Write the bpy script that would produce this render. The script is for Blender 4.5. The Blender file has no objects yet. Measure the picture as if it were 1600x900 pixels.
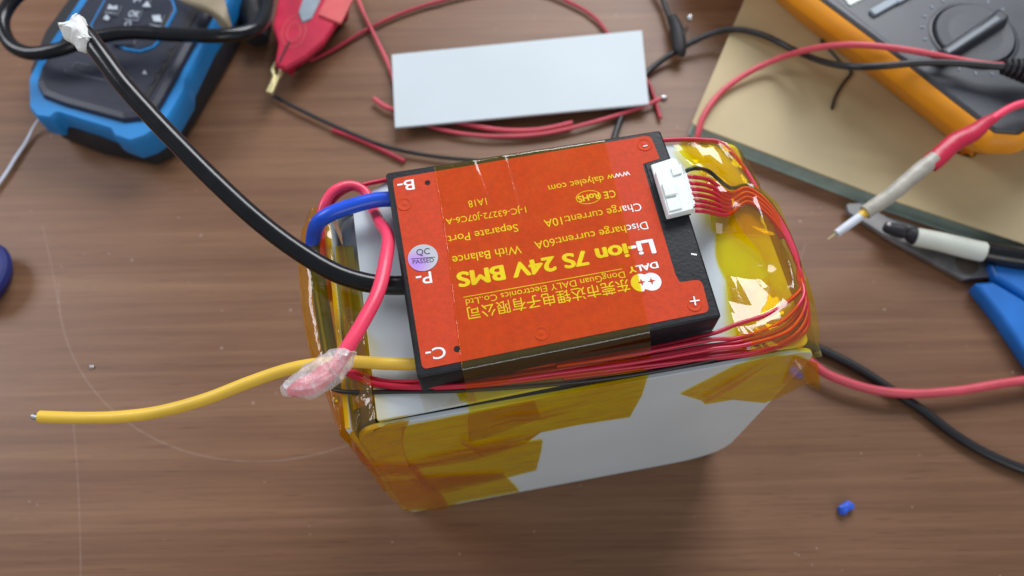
import bpy, bmesh, math, random
from mathutils import Vector, Matrix, noise
random.seed(7)
S = bpy.context.scene
COL = S.collection
# ------------------------------------------------------------------ camera
F = 1240.8; PITCH = math.radians(25.62); ROLL = math.radians(-1.04); CH = 0.364
R = Matrix.Rotation(PITCH, 3, 'X') @ Matrix.Rotation(ROLL, 3, 'Z')
cd = bpy.data.cameras.new('camera'); cam = bpy.data.objects.new('camera', cd); COL.objects.link(cam)
cam.matrix_world = Matrix.Translation((0, 0, CH)) @ R.to_4x4()
cd.sensor_width = 36; cd.lens = F / 1600 * 36; cd.clip_start = .005; cd.clip_end = 50
cd.dof.use_dof = True; cd.dof.focus_distance = .232; cd.dof.aperture_fstop = 13
S.camera = cam
# ------------------------------------------------------------------ world, lamps, exposure
W = bpy.data.worlds.new('World'); S.world = W; W.use_nodes = True
W.node_tree.nodes['Background'].inputs[0].default_value = (.84, .90, 1, 1)
W.node_tree.nodes['Background'].inputs[1].default_value = .37
def area(name, loc, target, sx, sy, power, col):
    l = bpy.data.lights.new(name, 'AREA'); l.shape = 'RECTANGLE'; l.size = sx; l.size_y = sy
    l.energy = power; l.color = col
    o = bpy.data.objects.new(name, l); COL.objects.link(o); o.location = loc
    o.rotation_euler = (Vector(target) - Vector(loc)).to_track_quat('-Z', 'Y').to_euler()
    return o
area('window_light', (.35, 1.15, .95), (0, .1, 0), .9, .6, 18.5, (.95, .97, 1))
area('side_window_light', (-1.0, .55, .85), (0, .1, 0), .5, .5, 6.5, (.93, .94, 1))
area('room_light', (.5, -1.3, .9), (0, .1, .05), 1.0, .8, 7, (1, .97, .93))  # added camera-side fill, brightens the front board
S.view_settings.view_transform = 'Standard'; S.view_settings.look = 'None'
S.view_settings.exposure = 0; S.view_settings.gamma = 1
S.cycles.max_bounces = 10; S.cycles.transparent_max_bounces = 24

# ------------------------------------------------------------------ geometry helpers
def at(px, py, z):
    d = R @ Vector((px - 800, 450 - py, -F)); k = (z - CH) / d.z
    return Vector((0, 0, CH)) + d * k
def atl(pts, z): return [at(x, y, z).to_2d() for x, y in pts]
YAW = math.radians(9.5)
BA = Vector((-.04747, .06369, 0)); BU = Vector((math.cos(YAW), math.sin(YAW), 0)); BV = Vector((-math.sin(YAW), math.cos(YAW), 0))
BL, BH, BD = .1443, .1354, .079
def bx(s, t, z): return BA + BU * s + BV * t + Vector((0, 0, z))
FRONT = Matrix((BU, Vector((0, 0, 1)), -BV)).transposed().to_4x4(); FRONT.translation = BA   # x along front, y up, z towards camera
def front2(px, py, off=0):                       # photo point -> (s, z) on the front board
    d = R @ Vector((px - 800, 450 - py, -F)); o = Vector((0, 0, CH)); n = -BV
    k = ((BA + n * off) - o).dot(n) / d.dot(n)
    p = o + d * k
    return Vector(((p - BA).dot(BU), p.z))

def new_obj(name, me, m=None, parent=None, smooth=False):
    o = bpy.data.objects.new(name, me); COL.objects.link(o)
    if m: me.materials.append(m)
    if parent: o.parent = parent
    if smooth:
        for p in me.polygons: p.use_smooth = True
    return o
def link(name, bm, m, parent=None, smooth=False, sharp=None):
    bmesh.ops.recalc_face_normals(bm, faces=bm.faces)
    me = bpy.data.meshes.new(name); bm.to_mesh(me); bm.free()
    o = new_obj(name, me, m, parent, smooth)
    if sharp is not None:
        me.set_sharp_from_angle(angle=math.radians(sharp))
    return o
def tag(o, label=None, cat=None, group=None, kind=None):
    if label: o['label'] = label
    if cat: o['category'] = cat
    if group: o['group'] = group
    if kind: o['kind'] = kind
    return o
def thing(name, label, cat, loc, group=None):
    o = bpy.data.objects.new(name, None); o.empty_display_size = .01; COL.objects.link(o); o.location = loc
    return tag(o, label, cat, group)
def adopt(child, root):                           # meshes are modelled in world coordinates
    child.parent = root; child.matrix_parent_inverse = Matrix.Translation(-Vector(root.location)); return child

def rounded(pts, r, n=5):
    """pts 2D polygon; r one radius or list -> polygon with rounded corners"""
    out = []; N = len(pts)
    for i in range(N):
        p = Vector(pts[i]); a = Vector(pts[i - 1]); b = Vector(pts[(i + 1) % N])
        rr = r[i] if isinstance(r, (list, tuple)) else r
        da = (a - p); db = (b - p); la = da.length; lb = db.length
        if rr <= 0 or la < 1e-7 or lb < 1e-7: out.append(p); continue
        da.normalize(); db.normalize()
        ang = math.acos(max(-1, min(1, da.dot(db))))
        if ang > 3.0: out.append(p); continue
        t = min(rr / math.tan(ang / 2), la * .48, lb * .48)
        s = p + da * t; e = p + db * t
        for k in range(n + 1):
            u = k / n
            out.append(s * (1 - u) ** 2 + p * 2 * u * (1 - u) + e * u * u)
    return out
def area2(p): return sum(p[i - 1].x * p[i].y - p[i].x * p[i - 1].y for i in range(len(p))) / 2
def inset(pts, d):
    if abs(d) < 1e-9: return [p.copy() for p in pts]
    N = len(pts); out = []
    for i in range(N):
        a = (pts[i] - pts[i - 1]); b = (pts[(i + 1) % N] - pts[i])
        if a.length < 1e-9: a = b
        if b.length < 1e-9: b = a
        na = Vector((-a.y, a.x)).normalized(); nb = Vector((-b.y, b.x)).normalized()
        m = na + nb
        if m.length < 1e-4: m = na
        m.normalize(); c = max(.5, m.dot(na))
        out.append(pts[i] + m * d / c)
    return out
def solid_bm(bm, poly, prof, frame=None):
    poly = [Vector(p) for p in poly]
    if area2(poly) < 0: poly = poly[::-1]
    rings = []
    for ins, z in prof:
        q = inset(poly, ins)
        vs = []
        for p in q:
            v = Vector((p.x, p.y, z))
            if frame is not None: v = frame @ v
            vs.append(bm.verts.new(v))
        rings.append(vs)
    n = len(poly)
    for a, b in zip(rings, rings[1:]):
        for i in range(n):
            j = (i + 1) % n
            bm.faces.new((a[i], a[j], b[j], b[i]))
    bm.faces.new(rings[0][::-1]); bm.faces.new(rings[-1])
def solid(name, poly, prof, m, parent=None, frame=None, smooth=True, sharp=35):
    bm = bmesh.new(); solid_bm(bm, poly, prof, frame)
    o = link(name, bm, m, None, smooth, sharp)
    for p in o.data.polygons:
        if len(p.vertices) > 4 or abs(p.normal.z) > .999: p.use_smooth = False
    if parent: adopt(o, parent)
    return o
def slab_prof(z0, z1, b):
    return [(b, z0), (0, z0 + b), (0, z1 - b), (b * .3, z1 - b * .3), (b, z1)]
def circle2(c, r, n=32, sy=1, rot=0):
    return [Vector((c[0] + r * math.cos(2 * math.pi * k / n + rot), c[1] + r * sy * math.sin(2 * math.pi * k / n + rot))) for k in range(n)]

def crom(pts, sub=8):
    """Catmull-Rom through lists of floats"""
    out = []; n = len(pts)
    for i in range(n - 1):
        p0 = pts[max(i - 1, 0)]; p1 = pts[i]; p2 = pts[i + 1]; p3 = pts[min(i + 2, n - 1)]
        for k in range(sub):
            t = k / sub
            out.append([.5 * ((2 * b) + (-a + c) * t + (2 * a - 5 * b + 4 * c - d) * t * t + (-a + 3 * b - 3 * c + d) * t ** 3) for a, b, c, d in zip(p0, p1, p2, p3)])
    out.append(list(pts[-1])); return out
def tube_bm(bm, pts, rad, seg=12, sub=8, flat=None, wob=0):
    """pts world (x,y,z) ; rad float or list"""
    rs = rad if isinstance(rad, (list, tuple)) else [rad] * len(pts)
    P = crom([list(p) + [r] for p, r in zip(pts, rs)], sub)
    ps = [Vector(p[:3]) for p in P]; rr = [p[3] for p in P]
    N = None; rings = []
    for i, p in enumerate(ps):
        t = (ps[min(i + 1, len(ps) - 1)] - ps[max(i - 1, 0)]).normalized()
        if N is None: N = t.orthogonal().normalized() if abs(t.z) > .9 else t.cross(Vector((0, 0, 1))).normalized()
        N = (N - t * N.dot(t)).normalized(); B = t.cross(N)
        ring = []
        for k in range(seg):
            a = 2 * math.pi * k / seg; r = rr[i]
            if wob: r *= 1 + wob * noise.noise(p * 350 + Vector((math.cos(a), math.sin(a), 3)) * 1.3)
            f = flat[0] if flat else 1; g = flat[1] if flat else 1
            ring.append(bm.verts.new(p + N * math.cos(a) * r * f + B * math.sin(a) * r * g))
        rings.append(ring)
    for a, b in zip(rings, rings[1:]):
        for k in range(seg): bm.faces.new((a[k], a[(k + 1) % seg], b[(k + 1) % seg], b[k]))
    bm.faces.new(rings[0][::-1]); bm.faces.new(rings[-1])
def wire(name, pts, rad, m, parent=None, seg=12, sub=8, **k):
    """pts = (photo x, photo y, height)"""
    bm = bmesh.new(); tube_bm(bm, [at(*p) for p in pts], rad, seg, sub, **k)
    o = link(name, bm, m, None, True, 50)
    if parent: adopt(o, parent)
    return o
def lay(pts, z): return [(x, y, z) for x, y in pts]

def sheet_bm(bm, rows, nu=24, nv=24, amp=0., scale=60., ridge=False, world=False, seed=0, amp_fn=None):
    """rows of control points (photo x, y, height) -> smooth wrinkled film"""
    G = [[Vector(p) if world else at(*p) for p in r] for r in rows]
    def samp(seq, u):
        n = len(seq) - 1; x = u * n; i = min(int(x), n - 1); t = x - i
        p0 = seq[max(i - 1, 0)]; p1 = seq[i]; p2 = seq[i + 1]; p3 = seq[min(i + 2, n)]
        return .5 * ((2 * p1) + (-p0 + p2) * t + (2 * p0 - 5 * p1 + 4 * p2 - p3) * t * t + (-p0 + 3 * p1 - 3 * p2 + p3) * t ** 3)
    grid = []
    for j in range(nv + 1):
        col = []
        for i in range(nu + 1):
            col.append(samp([samp(r, i / nu) for r in G], j / nv))
        grid.append(col)
    out = []
    for j in range(nv + 1):
        row = []
        for i in range(nu + 1):
            p = grid[j][i]
            du = grid[j][min(i + 1, nu)] - grid[j][max(i - 1, 0)]; dv = grid[min(j + 1, nv)][i] - grid[max(j - 1, 0)][i]
            n = du.cross(dv)
            if n.length < 1e-12: n = Vector((0, 0, 1))
            n.normalize()
            if n.z < 0: n = -n
            q = p * scale + Vector((seed, seed * 2, 0))
            h = noise.fractal(q, 1, 2, 3)
            if ridge: h = (1 - 2.2 * abs(h)) * .8
            a = amp * (amp_fn(i / nu, j / nv) if amp_fn else 1)
            row.append(bm.verts.new(p + n * a * h))
        out.append(row)
    for j in range(nv):
        for i in range(nu): bm.faces.new((out[j][i], out[j][i + 1], out[j + 1][i + 1], out[j + 1][i]))
def sheet(name, rows, m, parent=None, smooth=True, **k):
    bm = bmesh.new(); sheet_bm(bm, rows, **k)
    me = bpy.data.meshes.new(name); bm.to_mesh(me); bm.free()
    o = new_obj(name, me, m, None, smooth)
    if parent: adopt(o, parent)
    return o

# ------------------------------------------------------------------ materials
MATS = {}
def mat(name, col, rough=.5, metal=0, var=.12, vscale=90, bump=0., bscale=400, spec=.5, coat=0, trans=0, alpha=1, sss=0):
    m = bpy.data.materials.new(name); m.use_nodes = True; nt = m.node_tree; N = nt.nodes; L = nt.links
    b = N['Principled BSDF']
    b.inputs['Roughness'].default_value = rough; b.inputs['Metallic'].default_value = metal
    b.inputs['Specular IOR Level'].default_value = spec; b.inputs['Coat Weight'].default_value = coat
    b.inputs['Coat Roughness'].default_value = .15
    b.inputs['Transmission Weight'].default_value = trans; b.inputs['Alpha'].default_value = alpha
    if sss:
        b.inputs['Subsurface Weight'].default_value = sss; b.inputs['Subsurface Radius'].default_value = (.002, .0015, .001); b.inputs['Subsurface Scale'].default_value = 1
    tc = N.new('ShaderNodeTexCoord')
    nz = N.new('ShaderNodeTexNoise'); nz.inputs['Scale'].default_value = vscale; nz.inputs['Detail'].default_value = 5
    L.new(tc.outputs['Object'], nz.inputs['Vector'])
    r = N.new('ShaderNodeValToRGB'); e = r.color_ramp.elements
    e[0].position = .3; e[1].position = .7
    e[0].color = tuple(c * (1 - var) for c in col) + (1,); e[1].color = tuple(min(1, c * (1 + var)) for c in col) + (1,)
    L.new(nz.outputs['Fac'], r.inputs['Fac']); L.new(r.outputs['Color'], b.inputs['Base Color'])
    mr = N.new('ShaderNodeMapRange'); mr.inputs['To Min'].default_value = max(.02, rough - .07); mr.inputs['To Max'].default_value = min(1, rough + .09)
    L.new(nz.outputs['Fac'], mr.inputs['Value']); L.new(mr.outputs['Result'], b.inputs['Roughness'])
    if bump:
        n2 = N.new('ShaderNodeTexNoise'); n2.inputs['Scale'].default_value = bscale; n2.inputs['Detail'].default_value = 4
        L.new(tc.outputs['Object'], n2.inputs['Vector'])
        bp = N.new('ShaderNodeBump'); bp.inputs['Strength'].default_value = bump; bp.inputs['Distance'].default_value = .0004
        L.new(n2.outputs['Fac'], bp.inputs['Height']); L.new(bp.outputs['Normal'], b.inputs['Normal'])
    MATS[name] = m; return m
def film(name, col, diff, gloss_rough=.1, bump=.25, bscale=(120, 120, 120), body=.12):
    """translucent polyimide film: coloured transmission, a little body colour, glossy face"""
    m = bpy.data.materials.new(name); m.use_nodes = True; nt = m.node_tree; N = nt.nodes; L = nt.links
    for n in list(N): N.remove(n)
    out = N.new('ShaderNodeOutputMaterial'); tr = N.new('ShaderNodeBsdfTransparent'); tr.inputs[0].default_value = (*col, 1)
    cn = N.new('ShaderNodeTexNoise'); cn.inputs['Scale'].default_value = 110; cn.inputs['Detail'].default_value = 5; cn.inputs['Distortion'].default_value = .6
    cr = N.new('ShaderNodeValToRGB'); cr.color_ramp.elements[0].position = .38; cr.color_ramp.elements[1].position = .62
    cr.color_ramp.elements[0].color = (col[0] * .975, col[1] * .92, col[2] * .8, 1); cr.color_ramp.elements[1].color = (*col, 1)
    df = N.new('ShaderNodeBsdfDiffuse'); df.inputs[0].default_value = (*diff, 1)
    gl = N.new('ShaderNodeBsdfGlossy'); gl.inputs['Roughness'].default_value = gloss_rough; gl.inputs[0].default_value = (1, 1, 1, 1)
    m1 = N.new('ShaderNodeMixShader'); m2 = N.new('ShaderNodeMixShader'); m1.inputs[0].default_value = body
    lw = N.new('ShaderNodeLayerWeight'); lw.inputs[0].default_value = .5
    pw = N.new('ShaderNodeMath'); pw.operation = 'POWER'; pw.inputs[1].default_value = 4; L.new(lw.outputs['Facing'], pw.inputs[0])
    fr = N.new('ShaderNodeMath'); fr.operation = 'MULTIPLY_ADD'; fr.inputs[1].default_value = .8; fr.inputs[2].default_value = .055; L.new(pw.outputs[0], fr.inputs[0])
    tc = N.new('ShaderNodeTexCoord'); mp = N.new('ShaderNodeMapping'); mp.inputs['Scale'].default_value = bscale
    mp.inputs['Rotation'].default_value = (0, 0, .5)
    nz = N.new('ShaderNodeTexNoise'); nz.inputs['Scale'].default_value = 1; nz.inputs['Detail'].default_value = 4
    L.new(tc.outputs['Object'], mp.inputs[0]); L.new(mp.outputs[0], nz.inputs['Vector'])
    L.new(tc.outputs['Object'], cn.inputs['Vector']); L.new(cn.outputs['Fac'], cr.inputs['Fac']); L.new(cr.outputs['Color'], tr.inputs[0])
    bp = N.new('ShaderNodeBump'); bp.inputs['Strength'].default_value = bump; bp.inputs['Distance'].default_value = .0015
    L.new(nz.outputs['Fac'], bp.inputs['Height'])
    for s in (df, gl, lw): L.new(bp.outputs['Normal'], s.inputs['Normal'])
    L.new(tr.outputs[0], m1.inputs[1]); L.new(df.outputs[0], m1.inputs[2])
    L.new(fr.outputs[0], m2.inputs[0]); L.new(m1.outputs[0], m2.inputs[1]); L.new(gl.outputs[0], m2.inputs[2])
    L.new(m2.outputs[0], out.inputs[0]); MATS[name] = m; return m

mat('white_board', (.60, .67, .70), .35, var=.03, vscale=25, spec=.5)
mat('board_edge', (.62, .64, .60), .6, var=.1)
mat('black_plastic', (.009, .010, .013), .45, spec=.32, var=.3, vscale=200, bump=.25, bscale=900)
mat('black_core', (.012, .012, .013), .7)
mat('red_label', (.58, .056, .016), .6, var=.10, vscale=700, bump=.22, bscale=2200, spec=.2)
mat('print_white', (.85, .86, .86), .5, var=.02)
mat('hole', (.004, .004, .004), .8)
mat('connector_white', (.80, .86, .84), .4, var=.04, sss=.1)
mat('cable_blue', (.010, .085, .68), .32, var=.08, spec=.5)
mat('cable_black', (.004, .0045, .006), .20, var=.3, vscale=160, spec=.42, bump=.08, bscale=500)
mat('cable_pink', (.88, .055, .13), .34, var=.06, sss=.15)
mat('cable_yellow', (.78, .50, .05), .42, var=.06, bump=.08, bscale=300)
mat('wire_red', (.55, .010, .045), .3, var=.1)
mat('wire_red_dull', (.42, .02, .045), .45, var=.12)
mat('wire_red_light', (.60, .07, .10), .42, var=.1)
mat('wire_black', (.012, .012, .014), .38, var=.2)
mat('metal', (.6, .6, .6), .28, metal=1, var=.1)
mat('brass', (.66, .58, .30), .36, metal=.8, var=.12)
mat('cell_wrap', (.13, .16, .21), .3, var=.15, vscale=60)
mat('scanner_face', (.016, .020, .036), .42, var=.2, vscale=60, bump=.2, bscale=1200)
mat('scanner_blue', (.010, .20, .52), .45, var=.08, vscale=40, bump=.1)
mat('scanner_base', (.010, .010, .013), .6, var=.2)
mat('icon_grey', (.45, .50, .56), .5)
mat('icon_dim', (.09, .10, .13), .5)
mat('clip_red', (.52, .012, .05), .38, var=.1, bump=.1)
mat('clip_pink', (.62, .10, .10), .45, var=.1)
mat('holster', (.80, .30, .004), .5, var=.08, vscale=40, bump=.15, bscale=800)
mat('meter_face', (.045, .052, .062), .42, var=.2, vscale=50, bump=.2, bscale=900)
mat('meter_dial', (.035, .040, .050), .38, var=.15, bump=.15, bscale=900)
mat('meter_button', (.26, .31, .36), .45)
mat('lcd', (.38, .42, .38), .2, var=.05)
mat('paper_cover', (.43, .345, .19), .6, var=.16, vscale=14, bump=.15, bscale=60)
mat('page_block', (.30, .39, .34), .7, var=.15, vscale=120, bump=.3, bscale=300)
mat('steel', (.20, .20, .20), .5, metal=.6, var=.3, vscale=80, bump=.15)
mat('rust', (.05, .035, .025), .7, var=.3)
mat('handle_blue', (.008, .14, .50), .38, var=.12, vscale=60, bump=.1)
mat('sleeve_white', (.62, .66, .58), .5, var=.08, vscale=80)
mat('tube_white', (.40, .38, .32), .4, var=.2, vscale=140, bump=.4, bscale=500)
mat('tip_white', (.66, .70, .78), .4)
mat('cap_blue', (.005, .012, .13), .55, var=.12, bump=.3, bscale=900)
mat('scrap_blue', (.03, .12, .70), .5, var=.15)
mat('string_white', (.55, .60, .70), .6, var=.1)
mat('paper_tape', (.27, .22, .14), .55, var=.1)
film('wrap_white', (.98, .93, .93), (.86, .86, .87), .35, .6, (900, 250, 400), .34)
film('amber', (.97, .84, .08), (.80, .42, .02), .09, .22, (90, 90, 90), .10)
film('amber_crinkled', (1, .72, .07), (.85, .42, .02), .10, .45, (200, 90, 140), .07)
film('amber_thin', (1, .88, .05), (.85, .45, .03), .07, .12, (70, 70, 70), .02)
film('amber_front', (1, .79, .03), (.85, .50, .02), .13, .6, (50, 50, 130), .03)
film('strap_film', (1, .88, .11), (.85, .40, .02), .08, .08, (60, 60, 60), .012)
film('clear_film', (.98, .97, .93), (.8, .8, .7), .06, .6, (150, 150, 150), .04)

# table laminate
def table_material():
    m = bpy.data.materials.new('wood_laminate'); m.use_nodes = True; nt = m.node_tree; N = nt.nodes; L = nt.links
    b = N['Principled BSDF']
    g = N.new('ShaderNodeNewGeometry')
    def noise_at(scale, rot, detail, loc=(0, 0, 0), rough=.55, dist=0):
        mp = N.new('ShaderNodeMapping'); mp.inputs['Rotation'].default_value = (0, 0, rot); mp.inputs['Scale'].default_value = scale; mp.inputs['Location'].default_value = loc
        L.new(g.outputs['Position'], mp.inputs[0])
        n = N.new('ShaderNodeTexNoise'); n.inputs['Scale'].default_value = 1; n.inputs['Detail'].default_value = detail; n.inputs['Roughness'].default_value = rough; n.inputs['Distortion'].default_value = dist
        L.new(mp.outputs[0], n.inputs['Vector']); return n.outputs['Fac']
    a = -math.radians(7.5)
    broad = noise_at((2.0, 55, 1), a, 4, (3, 1, 0), .55, .5)
    mid = noise_at((5, 210, 1), a, 4, (1, 7, 0), .6, .3)
    fine = noise_at((16, 620, 1), a, 3, (5, 2, 0), .6)
    cloud = noise_at((9, 9, 1), 0, 3, (2, 2, 0))
    def math_(op, x, y):
        n = N.new('ShaderNodeMath'); n.operation = op
        for i, v in enumerate((x, y)):
            if isinstance(v, (int, float)): n.inputs[i].default_value = v
            else: L.new(v, n.inputs[i])
        return n.outputs[0]
    s = math_('ADD', math_('MULTIPLY', broad, .46), math_('ADD', math_('MULTIPLY', mid, .30), math_('MULTIPLY', fine, .24)))
    r = N.new('ShaderNodeValToRGB'); e = r.color_ramp.elements
    e[0].position = .30; e[0].color = (.120, .053, .027, 1)
    e[1].position = .70; e[1].color = (.275, .148, .080, 1)
    k = r.color_ramp.elements.new(.50); k.color = (.197, .097, .051, 1)
    L.new(s, r.inputs['Fac'])
    # scratches: thin arcs and lines with a place of their own on the table top
    sep = N.new('ShaderNodeSeparateXYZ'); L.new(g.outputs['Position'], sep.inputs[0])
    def ring(p1, p2, p3, w, x0, x1):
        A, B, C = [at(*p, 0).to_2d() for p in (p1, p2, p3)]
        d = 2 * (A.x * (B.y - C.y) + B.x * (C.y - A.y) + C.x * (A.y - B.y))
        ux = (A.length_squared * (B.y - C.y) + B.length_squared * (C.y - A.y) + C.length_squared * (A.y - B.y)) / d
        uy = (A.length_squared * (C.x - B.x) + B.length_squared * (A.x - C.x) + C.length_squared * (B.x - A.x)) / d
        rad = (Vector((ux, uy)) - A).length
        dx = math_('SUBTRACT', sep.outputs[0], ux); dy = math_('SUBTRACT', sep.outputs[1], uy)
        dist = math_('SQRT', math_('ADD', math_('MULTIPLY', dx, dx), math_('MULTIPLY', dy, dy)), 0)
        near = math_('LESS_THAN', math_('ABSOLUTE', math_('SUBTRACT', dist, rad), 0), w)
        inx = math_('MULTIPLY', math_('GREATER_THAN', sep.outputs[1], x0), math_('LESS_THAN', sep.outputs[1], x1))
        return math_('MULTIPLY', near, inx)
    y = lambda py, px=150: at(px, py, 0).y
    k1 = ring((92, 470), (175, 640), (370, 720), .00028, y(722, 370), y(440))
    k2 = ring((110, 620), (122, 760), (126, 900), .00022, y(930), y(640))
    k3 = ring((75, 390), (85, 440), (92, 480), .0002, y(500), y(350))
    k4 = ring((1216, 480), (1240, 430), (1258, 384), .0002, y(500, 1240), y(380, 1240))
    scr = math_('MULTIPLY', math_('MAXIMUM', math_('MAXIMUM', k1, k2), math_('MAXIMUM', k3, k4)), math_('MULTIPLY', noise_at((300, 300, 1), 0, 2), .36))
    vo = N.new('ShaderNodeTexVoronoi'); vo.inputs['Scale'].default_value = 75; L.new(g.outputs['Position'], vo.inputs['Vector'])
    dots = math_('MULTIPLY', math_('LESS_THAN', vo.outputs['Distance'], .05), math_('GREATER_THAN', noise_at((40, 40, 1), 0, 1), .52))
    vb = N.new('ShaderNodeTexVoronoi'); vb.inputs['Scale'].default_value = 170; L.new(g.outputs['Position'], vb.inputs['Vector'])
    dots2 = math_('MULTIPLY', math_('LESS_THAN', vb.outputs['Distance'], .07), math_('GREATER_THAN', noise_at((60, 60, 1), 0, 1, (9, 4, 0)), .60))
    wear = math_('MAXIMUM', scr, math_('MULTIPLY', math_('MAXIMUM', dots, dots2), .38))
    mx = N.new('ShaderNodeMixRGB'); L.new(wear, mx.inputs[0]); L.new(r.outputs[0], mx.inputs[1]); mx.inputs[2].default_value = (.55, .45, .40, 1)
    cm = N.new('ShaderNodeMixRGB'); cm.blend_type = 'MULTIPLY'; cm.inputs[0].default_value = .35
    cr = N.new('ShaderNodeValToRGB'); cr.color_ramp.elements[0].position = .3; cr.color_ramp.elements[0].color = (.62, .60, .58, 1); cr.color_ramp.elements[1].position = .7; cr.color_ramp.elements[1].color = (1, 1, 1, 1)
    L.new(cloud, cr.inputs[0]); L.new(mx.outputs[0], cm.inputs[1]); L.new(cr.outputs[0], cm.inputs[2])
    pore = noise_at((45, 1500, 1), a, 2, (2, 8, 0), .5)
    pm = N.new('ShaderNodeMapRange'); pm.inputs['From Min'].default_value = .62; pm.inputs['From Max'].default_value = .72; pm.inputs['To Min'].default_value = 0; pm.inputs['To Max'].default_value = .55
    L.new(pore, pm.inputs['Value'])
    pd = N.new('ShaderNodeMixRGB'); L.new(pm.outputs[0], pd.inputs[0]); L.new(cm.outputs[0], pd.inputs[1]); pd.inputs[2].default_value = (.06, .026, .015, 1)
    L.new(pd.outputs[0], b.inputs['Base Color'])
    rr = N.new('ShaderNodeMapRange'); rr.inputs['To Min'].default_value = .34; rr.inputs['To Max'].default_value = .50
    L.new(cloud, rr.inputs['Value']); L.new(rr.outputs[0], b.inputs['Roughness'])
    b.inputs['Specular IOR Level'].default_value = .36
    bp = N.new('ShaderNodeBump'); bp.inputs['Strength'].default_value = .12; bp.inputs['Distance'].default_value = .0003
    L.new(math_('ADD', fine, mid), bp.inputs['Height']); L.new(bp.outputs['Normal'], b.inputs['Normal'])
    return m
bm = bmesh.new(); bmesh.ops.create_grid(bm, x_segments=2, y_segments=2, size=1.5)
tag(link('table_top', bm, table_material()), 'brown wood grain laminate table top with fine scratches', 'table', kind='structure')

# ------------------------------------------------------------------ battery pack
pack = thing('battery_pack', 'large white boarded battery block wrapped in amber film with red leads', 'battery pack', bx(BL / 2, BD / 2, 0))
mat('offcut_white', (.56, .62, .65), .55, var=.04, vscale=18, spec=.25, bump=.1)
WB = MATS['white_board']; AM = MATS['amber']; AC = MATS['amber_crinkled']
# front board: rounded rectangle, bottom corners rounder on the right
fp = [(0, .0005), (BL, .0005), (BL, BH - .001), (0, BH)]
fpoly = rounded(fp, [.006, .024, .010, .011], 8)
solid('front_board', fpoly, slab_prof(-.0016, 0, .0003), WB, pack, frame=FRONT)
bk = FRONT.copy(); bk.translation = bx(0, BD, 0)
solid('back_board', fpoly, slab_prof(-.0001, .0015, .0003), WB, pack, frame=bk)
# unseen black block added inside to stop light and keep the gaps dark
def box_poly(s0, s1, t0, t1): return [bx(s, t, 0).to_2d() for s, t in ((s0, t0), (s1, t0), (s1, t1), (s0, t1))]
solid('core', rounded(box_poly(.0205, BL - .001, .0040, BD - .0018), .004), slab_prof(.002, BH - .003, .003), MATS['black_core'], pack)
# wrapped cells lying front to back at the left end
def cell(z, s=.0102, r=.0090):
    bm = bmesh.new(); tube_bm(bm, [bx(s, .0035, z), bx(s, .02, z), bx(s, .06, z), bx(s, BD - .004, z)], r, 32, 3)
    return adopt(link('cell', bm, MATS['cell_wrap'], None, True, 50), pack)
for i in range(7): cell(BH - .0105 - i * .0185)
# end board on its edge
endp = box_poly(-.0022, -.0006, .0012, BD - .004)
solid('end_board', endp, slab_prof(.004, BH + .0006, .0002), WB, pack)
# top board
ZT = BH + .0022
tb = atl([(550, 318), (589, 658), (735, 629), (870, 602), (1000, 579), (1150, 552), (1236, 543), (1266, 538), (1150, 224), (1040, 226), (605, 282)], ZT)
solid('top_board', rounded(tb, [.001, .001, 0, 0, 0, 0, 0, .004, .004, 0, 0], 5), slab_prof(ZT - .0016, ZT, .0003), WB, pack)
sg = sheet('shim_strip', [[(556, 350, ZT + .0004), (572, 350, ZT + .0004)], [(590, 500, ZT + .0004), (604, 500, ZT + .0004)]], MATS['board_edge'], pack, nu=2, nv=4)
bpy.data.objects.remove(sg)
def film_poly(name, pxs, off, m, label=None):
    pts = [front2(x, y, off) for x, y in pxs]
    bm = bmesh.new()
    vs = [bm.verts.new(FRONT @ Vector((p.x, p.y, off))) for p in pts]
    f = bm.faces.new(vs); 
    bmesh.ops.triangulate(bm, faces=[f])
    o = link(name, bm, m); adopt(o, pack)
    return o
# tape pieces on the front board (each a film of its own)
T = 'tape_piece'
film_poly(T, [(628, 668), (731, 647), (872, 617), (1012, 589), (1003, 618), (984, 652), (905, 664), (845, 676), (823, 684), (820, 694), (740, 720), (640, 735), (628, 700)], .0004, MATS['amber_front'])
film_poly(T, [(731, 648), (835, 628), (840, 640), (846, 652), (828, 660), (760, 684), (732, 691)], .0006, MATS['amber_thin'])
film_poly(T, [(640, 727), (700, 720), (760, 703), (848, 688), (846, 703), (843, 713), (838, 735), (788, 748), (700, 764), (668, 770)], .0008, MATS['amber_front'])
film_poly(T, [(600, 752), (700, 745), (788, 743), (802, 757), (812, 768), (715, 786), (690, 797), (640, 798), (628, 790)], .0011, MATS['amber_front'])
film_poly(T, [(640, 748), (788, 738), (786, 748), (700, 770), (660, 772)], .0013, MATS['amber_thin'])
film_poly(T, [(1150, 572), (1205, 556), (1245, 556), (1275, 568), (1279, 590), (1262, 600), (1215, 622), (1195, 630), (1150, 624), (1102, 632), (1096, 626), (1063, 616)], .0005, MATS['amber_front'])
film_poly(T, [(1240, 560), (1276, 566), (1279, 594), (1250, 604), (1222, 600)], .0009, MATS['amber_thin'])
for fold in ([(640, 727), (700, 716), (760, 702), (845, 688), (760, 707), (700, 721), (642, 731)], [(722, 690), (742, 700), (756, 712), (752, 714), (738, 704), (720, 694)],
             [(830, 684), (790, 693), (752, 700), (700, 705), (752, 704), (792, 697)], [(1100, 626), (1150, 600), (1205, 566), (1152, 604), (1104, 629)], [(760, 668), (800, 655), (845, 652), (900, 640), (846, 656), (802, 660)]):
    film_poly('tape_fold', fold, .0018, MATS['amber_crinkled'])
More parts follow.
